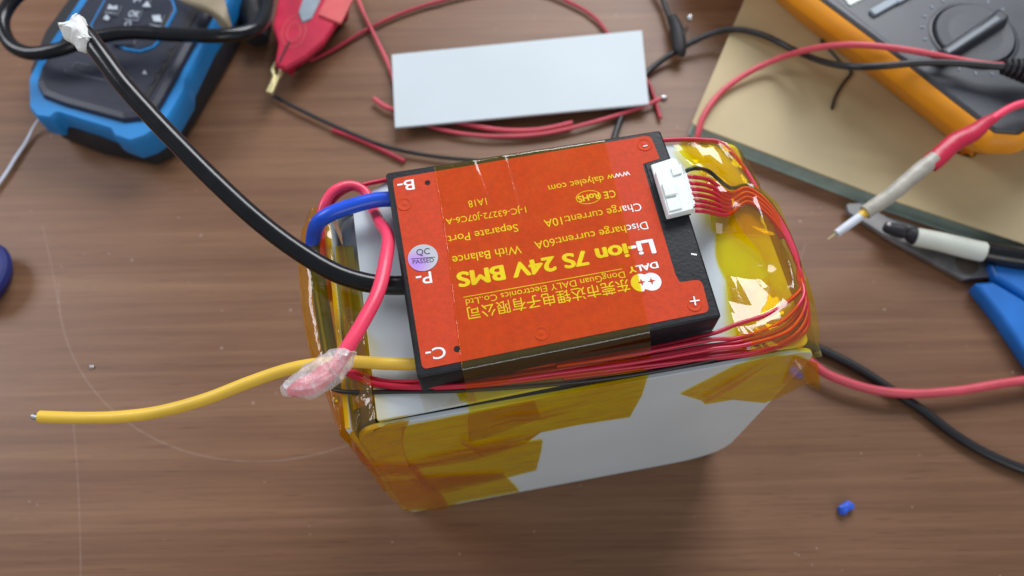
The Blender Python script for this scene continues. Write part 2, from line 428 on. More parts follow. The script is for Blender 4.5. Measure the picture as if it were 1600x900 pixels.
# crinkled wraps round the lower left corner
def fpt(px, py, off): 
    p = front2(px, py, off); return FRONT @ Vector((p.x, p.y, off))
def corner_rows(spec):
    rows = []
    for (x0, y0, x1, y1, z, back) in spec:
        a = fpt(x1, y1, .0007); b = fpt((x0 * .55 + x1 * .45), (y0 * .55 + y1 * .45), .0012)
        c = fpt(x0, y0, .0010); d = c + BV * .010 - BU * .0006; e = c + BV * back - BU * .001
        rows.append([e, d, c, b, a])
    return rows
sheet('corner_wrap', corner_rows([(590, 664, 640, 658, 0, .03), (560, 678, 632, 676, 0, .04), (552, 698, 630, 700, 0, .05), (565, 722, 640, 724, 0, .05), (582, 742, 660, 745, 0, .05)]), AC, pack, world=True, nu=44, nv=36, amp=.0005, scale=130, ridge=True)
sheet('corner_wrap', corner_rows([(568, 722, 652, 728, 0, .05), (585, 745, 668, 752, 0, .05), (600, 768, 690, 772, 0, .05), (628, 797, 702, 794, 0, .05)]), AC, pack, world=True, nu=44, nv=30, amp=.0005, scale=120, ridge=True, seed=4)
# amber film round the left end, bulging over the cables that run down it
rows = []
for t, bulge in ((.0005, .0008), (.012, .004), (.03, .0085), (.05, .010), (.068, .009), (.078, .005)):
    rows.append([bx(-.0006, t, BH + .0012), bx(-.003, t, BH + .0016), bx(-.003 - bulge * .7, t, BH + .0008), bx(-.0035 - bulge, t, BH - .009), bx(-.003 - bulge * .8, t, BH - .05), bx(-.0025, t, BH - .095), bx(-.0018, t, .006)])
sheet('end_wrap', rows, AC, pack, world=True, nu=60, nv=50, amp=.0004, scale=60, ridge=True, seed=2)
sheet('cell_tape', [[(523, 385, BH + .0012), (551, 383, BH + .0014)], [(535, 480, BH + .0012), (564, 478, BH + .0014)], [(552, 640, BH + .0012), (587, 628, BH + .0014)]], AM, pack, nu=10, nv=30, amp=.0004, scale=160)
sheet('cell_tape', [[(523, 385, BH + .002), (538, 383, BH + .0022)], [(535, 480, BH + .002), (550, 478, BH + .0022)], [(552, 640, BH + .002), (569, 634, BH + .0022)]], AM, pack, nu=10, nv=30, amp=.0004, scale=190, seed=5)
# amber film over the right end of the top and down the far side
ZW = ZT + .0006
e = lambda i, j: 1.
rt = []
side = [(1062, 222, 1100, 219, 1135, 221, 1156, 236), (1090, 262, 1120, 258, 1160, 262, 1186, 288), (1118, 322, 1140, 318, 1190, 322, 1213, 352), (1120, 400, 1150, 398, 1210, 400, 1238, 420), (1140, 450, 1165, 452, 1225, 455, 1256, 470), (1150, 520, 1190, 515, 1245, 512, 1272, 520), (1158, 560, 1200, 553, 1250, 548, 1284, 556)]
for a in side:
    r = [at(a[0], a[1], ZW), at(a[2], a[3], ZW + .0005), at(a[4], a[5], ZW + .0006), at(a[6], a[7], ZW - .003)]
    o = at(a[6], a[7], ZW - .003)
    r += [o + BU * .0012 + BV * .003 + Vector((0, 0, -.012)), o - BU * .002 + BV * .008 + Vector((0, 0, -.04)), o - BU * .012 + BV * .012 + Vector((0, 0, -.10))]
    rt.append(r)
def ampf(u, v): return .35 + 1.5 * max(0, 1 - v * 4.0) + (.9 if .55 < v < .8 and u < .3 else 0) + .9 * (abs(u - .42) < .12)
sheet('side_wrap', rt, MATS['amber_thin'], pack, world=True, nu=80, nv=110, amp=.00022, scale=110, ridge=True, amp_fn=ampf, seed=9)
sheet('bundle_tape', [[(1142, 286, ZW + .0040), (1180, 290, ZW + .0040), (1216, 318, ZW + .001)], [(1150, 345, ZW + .0040), (1195, 345, ZW + .0042), (1234, 362, ZW + .001)], [(1190, 400, ZW + .001), (1230, 400, ZW + .0036), (1256, 420, ZW)], [(1200, 450, ZW + .001), (1240, 450, ZW + .0044), (1272, 468, ZW)], [(1180, 510, ZW + .0046), (1236, 500, ZW + .0050), (1280, 520, ZW - .001)], [(1172, 550, ZW + .0048), (1225, 540, ZW + .0045), (1278, 548, ZW - .002)]], MATS['amber_thin'], pack, nu=30, nv=60, amp=.0003, scale=60, ridge=True, seed=31)
# second, partly lifted film near the far right corner and over the balance lead
sheet('top_tape', [[(1052, 226, ZW + .001), (1080, 222, ZW + .003), (1112, 222, ZW + .0035), (1148, 232, ZW - .001)],
                   [(1068, 245, ZW + .001), (1092, 240, ZW + .004), (1125, 240, ZW + .003), (1162, 255, ZW)],
                   [(1086, 264, ZW + .002), (1105, 262, ZW + .0015), (1140, 268, ZW + .004), (1180, 285, ZW)],
                   [(1104, 285, ZW + .006), (1128, 285, ZW + .006), (1160, 300, ZW + .003), (1196, 318, ZW)],
                   [(1110, 330, ZW + .005), (1135, 332, ZW + .005), (1165, 335, ZW + .002), (1210, 352, ZW)],
                   [(1112, 362, ZW + .001), (1135, 366, ZW + .001), (1160, 364, ZW + .001), (1216, 368, ZW)]], MATS['amber_thin'], pack, smooth=False, nu=8, nv=9, amp=.0011, scale=110, seed=12)
sheet('top_tape', [[(1135, 430, ZW + .001), (1170, 436, ZW + .001), (1200, 432, ZW + .002)],
                   [(1138, 470, ZW + .0015), (1175, 476, ZW + .003), (1215, 462, ZW + .002)],
                   [(1148, 505, ZW + .0045), (1180, 508, ZW + .004), (1225, 490, ZW + .004)],
                   [(1165, 535, ZW + .0042), (1200, 530, ZW + .0045), (1250, 512, ZW + .0035)],
                   [(1168, 556, ZW + .0012), (1205, 551, ZW + .0012), (1255, 545, ZW + .001)]], MATS['amber_thin'], pack, smooth=False, nu=8, nv=8, amp=.0006, scale=90, seed=21)
# loose tag of film at the near right corner
sheet('tape_tag', [[(1240, 560, BH), (1262, 562, BH), (1278, 568, BH - .001)], [(1258, 596, BH - .006), (1266, 598, BH - .009), (1280, 590, BH - .008)], [(1268, 606, BH - .010), (1274, 608, BH - .013), (1280, 612, BH - .016)]], AC, pack, nu=16, nv=16, amp=.0006, scale=300, ridge=True)
sheet('clear_patch', [[(1206, 548, ZW + .001), (1240, 546, ZW + .0015)], [(1218, 552, ZW + .001), (1250, 551, ZW + .0015)]], MATS['clear_film'], pack, nu=6, nv=6, amp=.0003, scale=300)

# positive lead, pink, coming up the left end and looping over
pz = [(514, 470, .120), (506, 420, .128), (500, 372, .136), (503, 330, .140), (520, 300, .141), (546, 290, .140), (570, 299, .139), (582, 325, .139), (592, 345, .142), (606, 370, .148), (602, 410, .153), (590, 458, .156), (566, 505, .158), (542, 545, .159), (520, 580, .159)]
wire('positive_lead', pz, [.0017] * 6 + [.0016, .0017, .0019, .0020, .0021, .0021, .0021, .0021, .0020], MATS['cable_pink'], pack, seg=20, sub=10)
def crumple(name, pxs, z, h, m, parent, amp=.0008, sc=260, cuts=3, seed=0):
    poly = rounded(atl(pxs, z), .0006, 2); bm = bmesh.new()
    solid_bm(bm, poly, [(.0012, z - h), (0, z - h * .3), (.0002, z), (.0016, z + h * .8), (.0032, z + h)])
    bmesh.ops.triangulate(bm, faces=bm.faces[:])
    for _ in range(cuts):
        es = [e_ for e_ in bm.edges if e_.calc_length() > .0014]
        if not es: break
        bmesh.ops.subdivide_edges(bm, edges=es, cuts=1, use_grid_fill=False); bmesh.ops.triangulate(bm, faces=bm.faces[:])
    for v in bm.verts:
        p = v.co * sc + Vector((seed, 0, 0)); v.co += Vector([noise.noise(p + Vector((o_, 0, 0))) * amp for o_ in (0, 20, 40)])
    o = link(name, bm, m, None, False); adopt(o, parent); return o
crumple('wrap_end', [(513, 546), (535, 540), (556, 548), (549, 572), (534, 594), (514, 608), (496, 620), (474, 622), (455, 619), (440, 616), (436, 603), (452, 590), (474, 570)], .1592, .0026, MATS['wrap_white'], pack, amp=.0005, sc=420)
wire('lead_core', [(522, 574, .1588), (500, 590, .1587), (470, 606, .1586), (450, 612, .1584)], [.0023, .0030, .0026, .0012], MATS['cable_pink'], pack, seg=14, flat=(1, .7), wob=.3)
# red lead that runs along the far top edge
wire('far_lead', [(500, 340, .137), (530, 305, .139), (560, 291, .140), (604, 281, .1385), (700, 262, .138), (900, 232, .138), (1040, 219, .1385), (1100, 219, .1385), (1130, 226, .1385), (1162, 262, .1385), (1190, 310, .1385), (1222, 372, .1385)], .0008, MATS['wire_red'], pack)

# ------------------------------------------------------------------ BMS
ZB = CH - .212                                     # top face of the case
bms = thing('battery_management_board', 'black cased circuit block with bright red printed label strapped on the battery', 'circuit module', at(865, 400, ZT))
BP = MATS['black_plastic']
case = atl([(602, 270), (652, 592), (1128, 495), (1077, 333), (1050, 250), (1032, 203)], ZB - .0002)
solid('case', rounded(case, [.0012, .0012, .0012, 0, 0, .0012], 4), [(0, ZT + .0002), (0, ZB - .0010), (.0002, ZB - .0004), (.0008, ZB)], BP, bms)
ZL = ZB + .00012
lab_px = [(613, 279), (660, 577), (1109, 487), (1096, 436), (1062, 441), (1055, 428), (1004, 256), (1031, 248), (1016, 211)]
lab = rounded(atl(lab_px, ZL), [.0016, .0016, .0020, .0022, .0010, .0010, .0004, .0004, .0022], 6)
label = solid('label', lab, [(0, ZB + .00002), (0, ZL)], MATS['red_label'], bms, sharp=20)
label['label'] = 'red printed label'
def sub(o, parent):
    o.parent = parent; o.matrix_parent_inverse = (parent.matrix_parent_inverse).inverted() @ Matrix.Identity(4)
    o.matrix_parent_inverse = (Matrix.Translation(parent.parent.location) @ parent.matrix_parent_inverse).inverted(); return o
# recess by the connector
rec = rounded(atl([(1008, 256), (1036, 347), (1080, 335), (1052, 247)], ZB + .0003), .0003)
solid('recess_plate', rec, [(0, ZB - .0002), (0, ZB + .00022), (.0002, ZB + .0003)], BP, bms)
# printed marks
ZP = ZL + .00005
_tc = {}
def text_mesh(s, bold):
    c = bpy.data.curves.new('t', 'FONT'); c.body = s; c.offset = bold; c.resolution_u = 6
    o = bpy.data.objects.new('t', c); COL.objects.link(o); bpy.context.view_layer.update()
    dg = bpy.context.evaluated_depsgraph_get()
    me = bpy.data.meshes.new_from_object(o.evaluated_get(dg)); bpy.data.objects.remove(o); return me
def lettering(s, p0, p1, cap, parent, bold=0., z=ZP, m=None, name='lettering', capunit=.70, stack=0):
    """s runs from photo point p0 to p1 along its baseline, capitals cap photo px high"""
    me = text_mesh(s, bold); xs = [v.co.x for v in me.vertices]; x0, x1 = min(xs), max(xs)
    A = at(*p0, z); B = at(*p1, z); ex = (B - A) / (x1 - x0)
    mid = ((p0[0] + p1[0]) / 2, (p0[1] + p1[1]) / 2)
    ey = Vector((0, 0, 1)).cross(ex).normalized()
    cw = (at(mid[0], mid[1] + cap, z) - at(*mid, z)).length; ey *= cw / capunit
    if stack:
        b_ = bmesh.new()
        for n_, (dx, dy) in enumerate([(0, 0)] + [(stack * f * math.cos(a * math.pi / 4), stack * f * .7 * math.sin(a * math.pi / 4)) for f in (.5, 1) for a in range(8)]):
            t_ = me.copy()
            for v in t_.vertices: v.co += Vector((dx, dy, n_ * .001))
            b_.from_mesh(t_)
        b_.to_mesh(me)
    for v in me.vertices:
        v.co = A + ex * (v.co.x - x0) + ey * v.co.y + Vector((0, 0, v.co.z * .002))
    o = new_obj(name, me, m or MATS['print_white']); return sub(o, parent)
def flat(name, poly, z, m, parent, th=.00004):
    o = solid(name, poly, [(0, z - th), (0, z)], m); return sub(o, parent)
lettering('Li-ion 7S 24V BMS', (1018, 374), (714, 427), 22, label, 0, stack=.042)
lettering('DALY', (1026, 409), (981, 418), 9.5, label, 0, stack=.04)
lettering('DongGuan DALY Electronics Co.,Ltd', (975, 424), (727, 468), 10, label, .0)
lettering('东莞市达锂电子有限公司', (981, 437), (729, 482), 18, label, .004, capunit=.82)
lettering('Discharge current:60A', (1010, 346), (834, 378), 12, label, .0)
lettering('Charge current:10A', (1000, 317), (849, 344), 12, label, .0)
lettering('www dalyelec com', (983, 267), (856, 290), 10, label, .0)
lettering('C\u20ac'.replace('\u20ac', '\u20ac') if False else 'C', (960, 297), (951, 298.5), 11, label, .01)
lettering('\u03f5' if False else 'E', (949, 299), (942, 300), 11, label, .01)
lettering('RoHS', (935, 301), (902, 307), 9.5, label, 0, stack=.03)
lettering('With Balance', (813, 383), (706, 401), 13, label, .0)
lettering('Separate Port', (808, 350), (699, 369), 12, label, .0)
lettering('1-JC-63272-J07C6-A', (821, 323), (696, 342), 9.5, label, .0)
lettering('1A18', (759, 309), (731, 314), 11, label, .0)
lettering('B-', (646, 280), (620, 284), 16, label, .01)
lettering('P-', (673, 424), (649, 428), 18, label, .01)
lettering('C-', (695, 541), (664, 546), 18, label, .01)
def bar(name, a, b, w, z, m, parent):
    A = at(*a, z).to_2d(); B = at(*b, z).to_2d(); d = (B - A).normalized(); n = Vector((-d.y, d.x)) * w / 2
    return flat(name, [A + n, A - n, B - n, B + n], z, m, parent)
bar('underline', (972, 420), (724, 464.5), .00022, ZP, MATS['print_white'], label)
bar('plus_mark', (1078, 471), (1093, 469), .00045, ZL + .0003, MATS['print_white'], label)
bar('plus_mark', (1084, 463), (1087, 477), .00045, ZL + .00032, MATS['print_white'], label)
bar('minus_mark', (1012, 227), (1005, 228.5), .0004, ZL + .0003, MATS['print_white'], label)
def ring2(c, rx, ry, w, z, name, m, parent, rot=0):
    C = at(*c, z).to_2d(); sx = (at(c[0] + rx, c[1], z) - at(*c, z)).length; sy = (at(c[0], c[1] + ry, z) - at(*c, z)).length
    bm = bmesh.new(); n = 40; a = []; b = []
    for k in range(n):
        t = 2 * math.pi * k / n
        def P(f):
            v = Vector((math.cos(t) * (sx - f), math.sin(t) * (sy - f))); v.rotate(Matrix.Rotation(rot, 2)); return (C.x + v.x, C.y + v.y, z)
        a.append(bm.verts.new(P(0))); b.append(bm.verts.new(P(w)))
    for k in range(n): bm.faces.new((a[k], a[(k + 1) % n], b[(k + 1) % n], b[k]))
    return sub(link(name, bm, m), parent)
ring2((919.5, 308), 20, 10.5, .00022, ZP, 'oval_mark', MATS['print_white'], label, .17)
# emblem: two joined discs with a star cut in each
def disc(c, r, z, m, name, parent, sy=1, n=40):
    C = at(*c, z).to_2d(); rr = (at(c[0] + r, c[1], z) - at(*c, z)).length
    return flat(name, circle2(C, rr, n, sy), z, m, parent)
disc((1018, 440), 15.5, ZP, MATS['print_white'], 'emblem', label)
disc((1001, 441.5), 15.5, ZP + .00002, MATS['print_white'], 'emblem', label)
def star(c, r, z):
    C = at(*c, z).to_2d(); rr = (at(c[0] + r, c[1], z) - at(*c, z)).length; pts = []
    for k in range(8):
        a = math.radians(10) + k * math.pi / 4; q = rr if k % 2 == 0 else rr * .36
        pts.append(Vector((C.x + q * math.cos(a), C.y + q * math.sin(a))))
    flat('emblem_star', pts, z, MATS['red_label'], label)
star((1018, 439), 6.5, ZP + .00004); star((1002.5, 441), 6.5, ZP + .00004)
bar('emblem_slit', (1010, 452), (1006, 458), .0006, ZP + .00004, MATS['red_label'], label)
# raised buttons under the label
for c in ((632, 319), (846, 521), (1085, 476), (1007, 226)):
    C = at(*c, ZL).to_2d(); r = (at(c[0] + 12.5, c[1], ZL) - at(*c, ZL)).length
    bm = bmesh.new(); n = 40
    prof = [(1, 0), (.92, .00013), (.80, .00013), (.72, .00004), (.25, .00004), (.18, .00012), (.05, .00012)]
    rings = []
    for f, h in prof:
        rings.append([bm.verts.new((C.x + r * f * math.cos(2 * math.pi * k / n), C.y + r * f * math.sin(2 * math.pi * k / n), ZL + .00001 + h * 1.5)) for k in range(n)])
    for a, b in zip(rings, rings[1:]):
        for k in range(n): bm.faces.new((a[k], a[(k + 1) % n], b[(k + 1) % n], b[k]))
    bm.faces.new(rings[-1])
    sub(link('embossed_button', bm, MATS['red_label'], None, True), label)
for c, r in (((668, 285), 4.2), ((714, 545), 5)):
    disc(c, r, ZP + .0001, MATS['hole'], 'screw_hole', label, n=24)
# round hologram sticker
def holo():
    m = mat('hologram', (.62, .64, .68), .3, metal=.35, var=.03); N = m.node_tree.nodes; L = m.node_tree.links; b = N['Principled BSDF']
    g = N.new('ShaderNodeNewGeometry'); c = at(650, 412, ZP)
    sb = N.new('ShaderNodeVectorMath'); sb.operation = 'DISTANCE'; sb.inputs[1].default_value = c; L.new(g.outputs['Position'], sb.inputs[0])
    r = N.new('ShaderNodeValToRGB'); r.color_ramp.elements[0].position = 0; r.color_ramp.elements[0].color = (.55, .30, .95, 1)
    r.color_ramp.elements[1].position = 1; r.color_ramp.elements[1].color = (.60, .62, .66, 1)
    e = r.color_ramp.elements.new(.45); e.color = (.62, .38, .85, 1)
    mr = N.new('ShaderNodeMapRange'); mr.inputs['From Max'].default_value = .0052; L.new(sb.outputs['Value'], mr.inputs['Value'])
    L.new(mr.outputs[0], r.inputs[0]); L.new(r.outputs[0], b.inputs['Base Color']); return m
C = at(661, 403, ZL).to_2d(); r = (at(661 + 23.5, 403, ZL) - at(661, 403, ZL)).length
stk = solid('round_sticker', circle2(C, r, 48), [(0, ZL + .00001), (0, ZL + .0002)], holo(), bms)
stk['label'] = 'round silver and purple sticker'
INK = mat('ink', (.03, .03, .05), .6)
lettering('QC', (651, 399), (672, 396.5), 9.5, stk, .0, z=ZL + .00026, m=INK, capunit=-.70 * -1)
lettering('PASSED', (645, 412.5), (678, 409), 6.5, stk, .0, z=ZL + .00026, m=INK)
bar('sticker_line', (642, 404.5), (680, 401.5), .00018, ZL + .00026, INK, stk)
# white dash on the bare case
o = solid('dash_mark', [p for p in rounded(atl([(1080, 395), (1089, 396.5), (1089, 399), (1080, 397.5)], ZB + .0002), 0)], [(0, ZB), (0, ZB + .0001)], MATS['print_white'], bms)
# connector
CW = MATS['connector_white']
con = solid('connector', rounded(atl([(1017, 258), (1042, 341), (1084, 331), (1080, 318), (1058, 250), (1051, 247)], ZB + .0012), .0003), slab_prof(ZB + .0003, ZB + .0014, .0002), CW, bms)
for pts, z0, z1 in (([(1024, 268), (1045, 336), (1084, 326), (1064, 256)], .0014, .0040),
                    ([(1034, 286), (1040, 306), (1058, 302), (1052, 282)], .0040, .0050),
                    ([(1041, 311), (1046, 330), (1066, 325), (1060, 307)], .0040, .0045),
                    ([(1048, 262), (1052, 274), (1066, 270), (1062, 257)], .0040, .0046),
                    ([(1066, 272), (1081, 323), (1088, 321), (1073, 270)], .0018, .0032)):
    q = solid('connector_housing', rounded(atl(pts, ZB + z1), .0002), slab_prof(ZB + z0 - .0001, ZB + z1, .00018), CW); sub(q, con)
# balance wires: seven red, one black, from the connector under the film, round the corner and back along the near side
ends = [262, 276, 286, 295, 304, 313, 321, 329]
W1 = ZW + .0010
near = [  # own route from the corner back to the left end
    [(1249, 455, .140), (1205, 488, .1425), (1150, 507, .1425), (1110, 522, .142), (1010, 545, .141), (870, 568, .141), (740, 588, .1405), (660, 596, .1405), (600, 595, .139), (560, 583, .138), (545, 578, .137)],
    [(1256, 470, .1395), (1225, 512, .1405), (1160, 533, .1415), (1110, 540, .1415), (1000, 559, .141), (870, 576, .1405), (740, 596, .1405), (660, 602, .1405), (610, 605, .139), (570, 592, .138), (540, 580, .1375)],
    [(1262, 480, .139), (1245, 520, .140), (1190, 547, .1405), (1110, 559, .1405), (1000, 572, .1405), (870, 588, .140), (740, 603, .1398), (650, 606, .1398), (590, 602, .1385), (560, 592, .138), (538, 583, .1375)],
    [(1258, 476, .1405), (1232, 517, .1415), (1165, 539, .1425), (1110, 546, .143), (1000, 565, .1428), (870, 583, .1425), (740, 600, .142), (650, 604, .1415), (590, 599, .1400), (560, 588, .139), (538, 580, .1385)],
    [(1254, 466, .1415), (1218, 505, .142), (1152, 528, .142), (1110, 531, .143), (1000, 552, .143), (870, 572, .1425)],
    [(1260, 492, .1385), (1238, 524, .139), (1188, 544, .1395), (1110, 553, .139), (1000, 568, .139), (870, 584, .1388)],
    [(1263, 500, .138), (1246, 527, .1385), (1196, 549, .139), (1120, 560, .1388), (1010, 575, .1388), (880, 592, .1385)],
]
blackroute = [(1255, 480, .1388), (1238, 512, .139), (1185, 538, .1392), (1120, 560, .1388), (1000, 584, .1388), (870, 600, .1388), (720, 610, .1388), (620, 612, .1385), (560, 613, .138), (530, 611, .137), (518, 607, .136)]
for i, y0 in enumerate(ends):
    z = W1 + .0006 * (i % 2)
    x0 = 1070 + (y0 - 262) * .24
    sp = (i - 3.5)
    x0 += 2 * (i == 0); head = [(x0, y0 + 5 * (i == 0), ZB + .0026), (x0 + 14, y0 + 1, ZB + .0020), (x0 + 36, y0 + 6, ZB - .006), (1140, 293 + (y0 - 262) * .62, z + .0015), (1168, 303 + sp * 3.6, z), (1200, 325 + sp * 3.2, z), (1228, 365 + sp * 2.0, z), (1245, 405 + sp * 1.5, z)]
    if i == 0: head += [(1252, 440, z)]; wire('balance_wire', head + blackroute, .00068, MATS['wire_black'], bms, seg=10)
    else:
        head += [(1250 + sp, 435 + sp, z)]
        wire('balance_wire', head + near[i - 1], .00068, MATS['wire_red'], bms, seg=10)
# power cables soldered to the module
wire('blue_cable', [(612, 311, .1455), (585, 313, .1457), (550, 322, .1462), (515, 335, .1455), (495, 352, .142), (489, 385, .135), (496, 430, .1285), (507, 500, .1270), (517, 560, .1275), (522, 598, .130), (523, 606, .130)], [.0025] * 11, MATS['cable_blue'], bms, seg=20)
bc = wire('black_cable', [(640, 445, .1450), (612, 446, .1450), (570, 441, .1462), (520, 424, .1480), (460, 388, .1510), (400, 342, .155), (340, 287, .159), (290, 237, .162), (240, 185, .165), (195, 135, .168), (165, 95, .170), (145, 68, .171), (132, 52, .1715)], .0030, MATS['cable_black'], bms, seg=24)
q = crumple('wrapped_tip', [(152, 60), (146, 70), (128, 76), (112, 66), (100, 56), (90, 50), (94, 38), (108, 32), (118, 24), (134, 30), (140, 44)], .1725, .0030, mat('tape_white', (.78, .79, .76), .5, bump=.3), bms, amp=.0016, sc=300, cuts=2)
q.parent = None; sub(q, bc)
yc = wire('yellow_cable', [(660, 567, .1420), (645, 569, .1420), (600, 568, .1425), (550, 565, .143), (500, 568, .143), (450, 577, .142), (390, 597, .140), (320, 624, .137), (250, 643, .134), (190, 651, .132), (130, 653, .131), (62, 651, .131)], .00185, MATS['cable_yellow'], bms, seg=18)
q = wire('bare_end', [(64, 651, .131), (56, 652, .131), (51, 650, .131)], .0009, MATS['metal'], seg=8); sub(q, yc)
# strap of film over the module (belongs to the pack's wrapping)
k = .00045
rows = [[(676, 262, ZB - .006), (760, 250, ZB - .006), (860, 234, ZB - .006), (944, 221, ZB - .006)],
        [(678, 260.5, ZB - .001), (760, 247.5, ZB - .001), (860, 232, ZB - .001), (944, 219, ZB - .001)],
        [(678, 259.5, ZB + k), (760, 246.5, ZB + k), (860, 231, ZB + k), (945, 218, ZB + k)],
        [(679, 262.5, ZB + k), (760, 249.5, ZB + k), (860, 234, ZB + k), (945, 221, ZB + k)],
        [(688, 315, ZB + k), (780, 300, ZB + k), (870, 287, ZB + k), (958, 272, ZB + k)],
        [(697, 370, ZB + k), (790, 355, ZB + k), (890, 340, ZB + k), (972, 327, ZB + k)],
        [(705, 430, ZB + k), (800, 415, ZB + k), (905, 398, ZB + k), (986, 385, ZB + k)],
        [(712, 490, ZB + k), (815, 474, ZB + k), (915, 456, ZB + k), (1000, 440, ZB + k)],
        [(718, 540, ZB + k), (825, 520, ZB + k), (925, 502, ZB + k), (1009, 486, ZB + k)],
        [(722, 574, ZB + k), (830, 552, ZB + k), (930, 532, ZB + k), (1015, 515, ZB + k)],
        [(722, 577, ZB + k), (830, 555.5, ZB + k), (930, 535.5, ZB + k), (1015, 518, ZB + k)],
        [(723, 582, ZB - .0008), (830, 560, ZB - .0008), (930, 541, ZB - .0008), (1016, 523, ZB - .0008)],
        [(726, 594, ZB - .0065), (832, 574, ZB - .0065), (935, 553, ZB - .0065), (1017, 536, ZB - .0065)],
        [(729, 617, ZT + .0028), (840, 599, ZT + .0028), (945, 583, ZT + .0028), (1017, 568, ZT + .003)],
        [(732, 634, ZT + .0006), (845, 613, ZT + .0006), (945, 594, ZT + .0006), (1016, 580, ZT + .0006)],
        [(733, 646, BH + .0002), (847, 624, BH + .0002), (945, 605, BH + .0002), (1013, 590, BH + .0002)]]
# rows are denser than the film is stiff: sample straight between them
def strap():
    bm = bmesh.new(); G = [[at(*p) for p in r] for r in rows]; nu = 90; prev = None
    for a, b in zip(G, G[1:]):
        L_ = max((a[0] - b[0]).length, .0005); n = max(1, int(L_ / .002))
        for j in range(n + (b is G[-1])):
            t = j / n; ring = []
            for i in range(nu + 1):
                u = i / nu * 3; s = min(int(u), 2); f = u - s
                p = (a[s] * (1 - f) + a[s + 1] * f) * (1 - t) + (b[s] * (1 - f) + b[s + 1] * f) * t
                h = noise.noise(p * 90) * .00016
                crease = (.00022 * math.exp(-((i / nu - .40 - .4 * (p.y - .1)) / .012) ** 2) + .00022 * math.exp(-((i / nu - .27 + .5 * (p.y - .1)) / .014) ** 2)) if p.z > ZB else 0
                ring.append(bm.verts.new(p + Vector((0, 0, max(-.0002, h) + crease))))
            if prev: 
                for i in range(nu): bm.faces.new((prev[i], prev[i + 1], ring[i + 1], ring[i]))
            prev = ring
    return link('strap', bm, MATS['strap_film'], None, True)
wire('strap_edge', [(679, 262, ZB + .0005), (697, 370, ZB + .0005), (712, 490, ZB + .0005), (722, 576, ZB + .0005)], .00007, MATS['amber_crinkled'], pack, seg=6, sub=30, wob=1.2)  # thin bead added along the film's left edge to imitate its glint
st = adopt(strap(), pack); st['label'] = 'amber film strap over the red label'
# wider faint second strap piece on the top board, left of the main strap
sheet('strap', [[(712, 612, ZT + .0004), (740, 610, ZT + .0004)], [(720, 628, ZT + .0004), (745, 630, ZT + .0004)]], MATS['amber_thin'], pack, nu=4, nv=4)
sheet('strap', [[(655, 614, ZT + .0004), (722, 612, ZT + .0004)], [(664, 645, ZT + .0004), (735, 632, ZT + .0004)]], MATS['clear_film'], pack, nu=6, nv=4)
# soldered joint under the amber film at the near left
j = bmesh.new(); bmesh.ops.create_icosphere(j, subdivisions=2, radius=.0014, matrix=Matrix.Translation(at(525, 624, .134))); adopt(link('solder_joint', j, MATS['metal'], None, True), pack)

# ------------------------------------------------------------------ loose white board
sp = atl([(612, 85), (1003, 47), (1014, 162), (617, 199)], .0075)
o = solid('board_offcut', sp, slab_prof(.0059, .0075, .0002), MATS['offcut_white'])
tag(o, 'loose rectangular white board lying on red wires beyond the battery', 'board')

# ------------------------------------------------------------------ notebook
nb = thing('notebook', 'closed notebook with tan cover and green page edges under the yellow meter', 'notebook', at(1350, 200, 0))
cov = [(1172, -22), (1163, 0), (1120, 100), (1081, 192), (1089, 197), (1362, 302), (1600, 381), (2000, 520), (2200, 100), (2000, -250), (1300, -400)]
Pc = rounded(atl(cov, .0110), [0, 0, 0, .002, .002, 0, 0, .01, .01, .01, .01])
solid('page_block', inset(Pc if area2(Pc) > 0 else Pc[::-1], .0006), [(0, .0008), (.0008, .0100)], MATS['page_block'], nb)
solid('cover', Pc, slab_prof(.0100, .0110, .0002), MATS['paper_cover'], nb)
solid('back_cover', Pc, slab_prof(.0001, .0010, .0002), MATS['page_block'], nb)

# ------------------------------------------------------------------ multimeter
mm = thing('multimeter', 'dark grey meter with round dial in a yellow holster on the notebook', 'multimeter', at(1560, 60, .011))
outer = atl([(1050, -160), (1234, 2), (1400, 128), (1472, 186), (1536, 236), (1588, 240), (1665, 190), (1900, -40), (1600, -330)], .041)
op = rounded(outer, [.01, 0, 0, 0, .008, .010, .01, .02, .02], 8)
if area2(op) < 0: op = op[::-1]
solid('holster', op, [(.022, .0112), (.010, .026), (.0012, .0385), (0, .041), (.0006, .0445), (.0022, .0475), (.0048, .0488), (.0058, .0478), (.0060, .0460)], MATS['holster'], mm, sharp=60)
face = solid('face', inset(op, .0061), [(0, .0440), (0, .0472), (.0006, .0484), (.0018, .0492)], MATS['meter_face'], mm)
def dialpoly(c, r, z): 
    C = at(*c, z).to_2d(); rr = (at(c[0] + r, c[1], z) - at(*c, z)).length; return C, rr
C, rr = dialpoly((1522, 54), 68, .050)
RS = rr * .97
dl = solid('dial', circle2(C, RS, 64), [(-.001, .0494), (-.0004, .0498), (0, .0499), (.0006, .0499), (.0010, .0494), (.0016, .0494), (.0018, .0508), (.0024, .0514), (.008, .0512)], MATS['meter_dial'], mm, sharp=40)
A_ = at(1474, 84, .056).to_2d(); B_ = at(1570, 20, .056).to_2d(); d = (B_ - A_).normalized(); n_ = Vector((-d.y, d.x)) * .0042
q = solid('dial_grip', rounded([A_ + n_ * .8, A_ - n_ * .8, B_ - n_, B_ + n_], .0012), [(-.0006, .0500), (0, .0530), (.0008, .0560), (.0016, .0566)], MATS['meter_dial']); sub(q, dl)
q = bar('pointer_mark', (1481, 80), (1560, 27), .0022, .0568, mat('pointer', (.20, .22, .25), .45), dl)  # pale strip painting the highlight along the top of the grip
q = solid('lcd_window', rounded(atl([(1300, -30), (1328, 8), (1352, -4), (1420, -60)], .0500), .001), [(0, .0490), (0, .0498)], MATS['lcd'], mm)
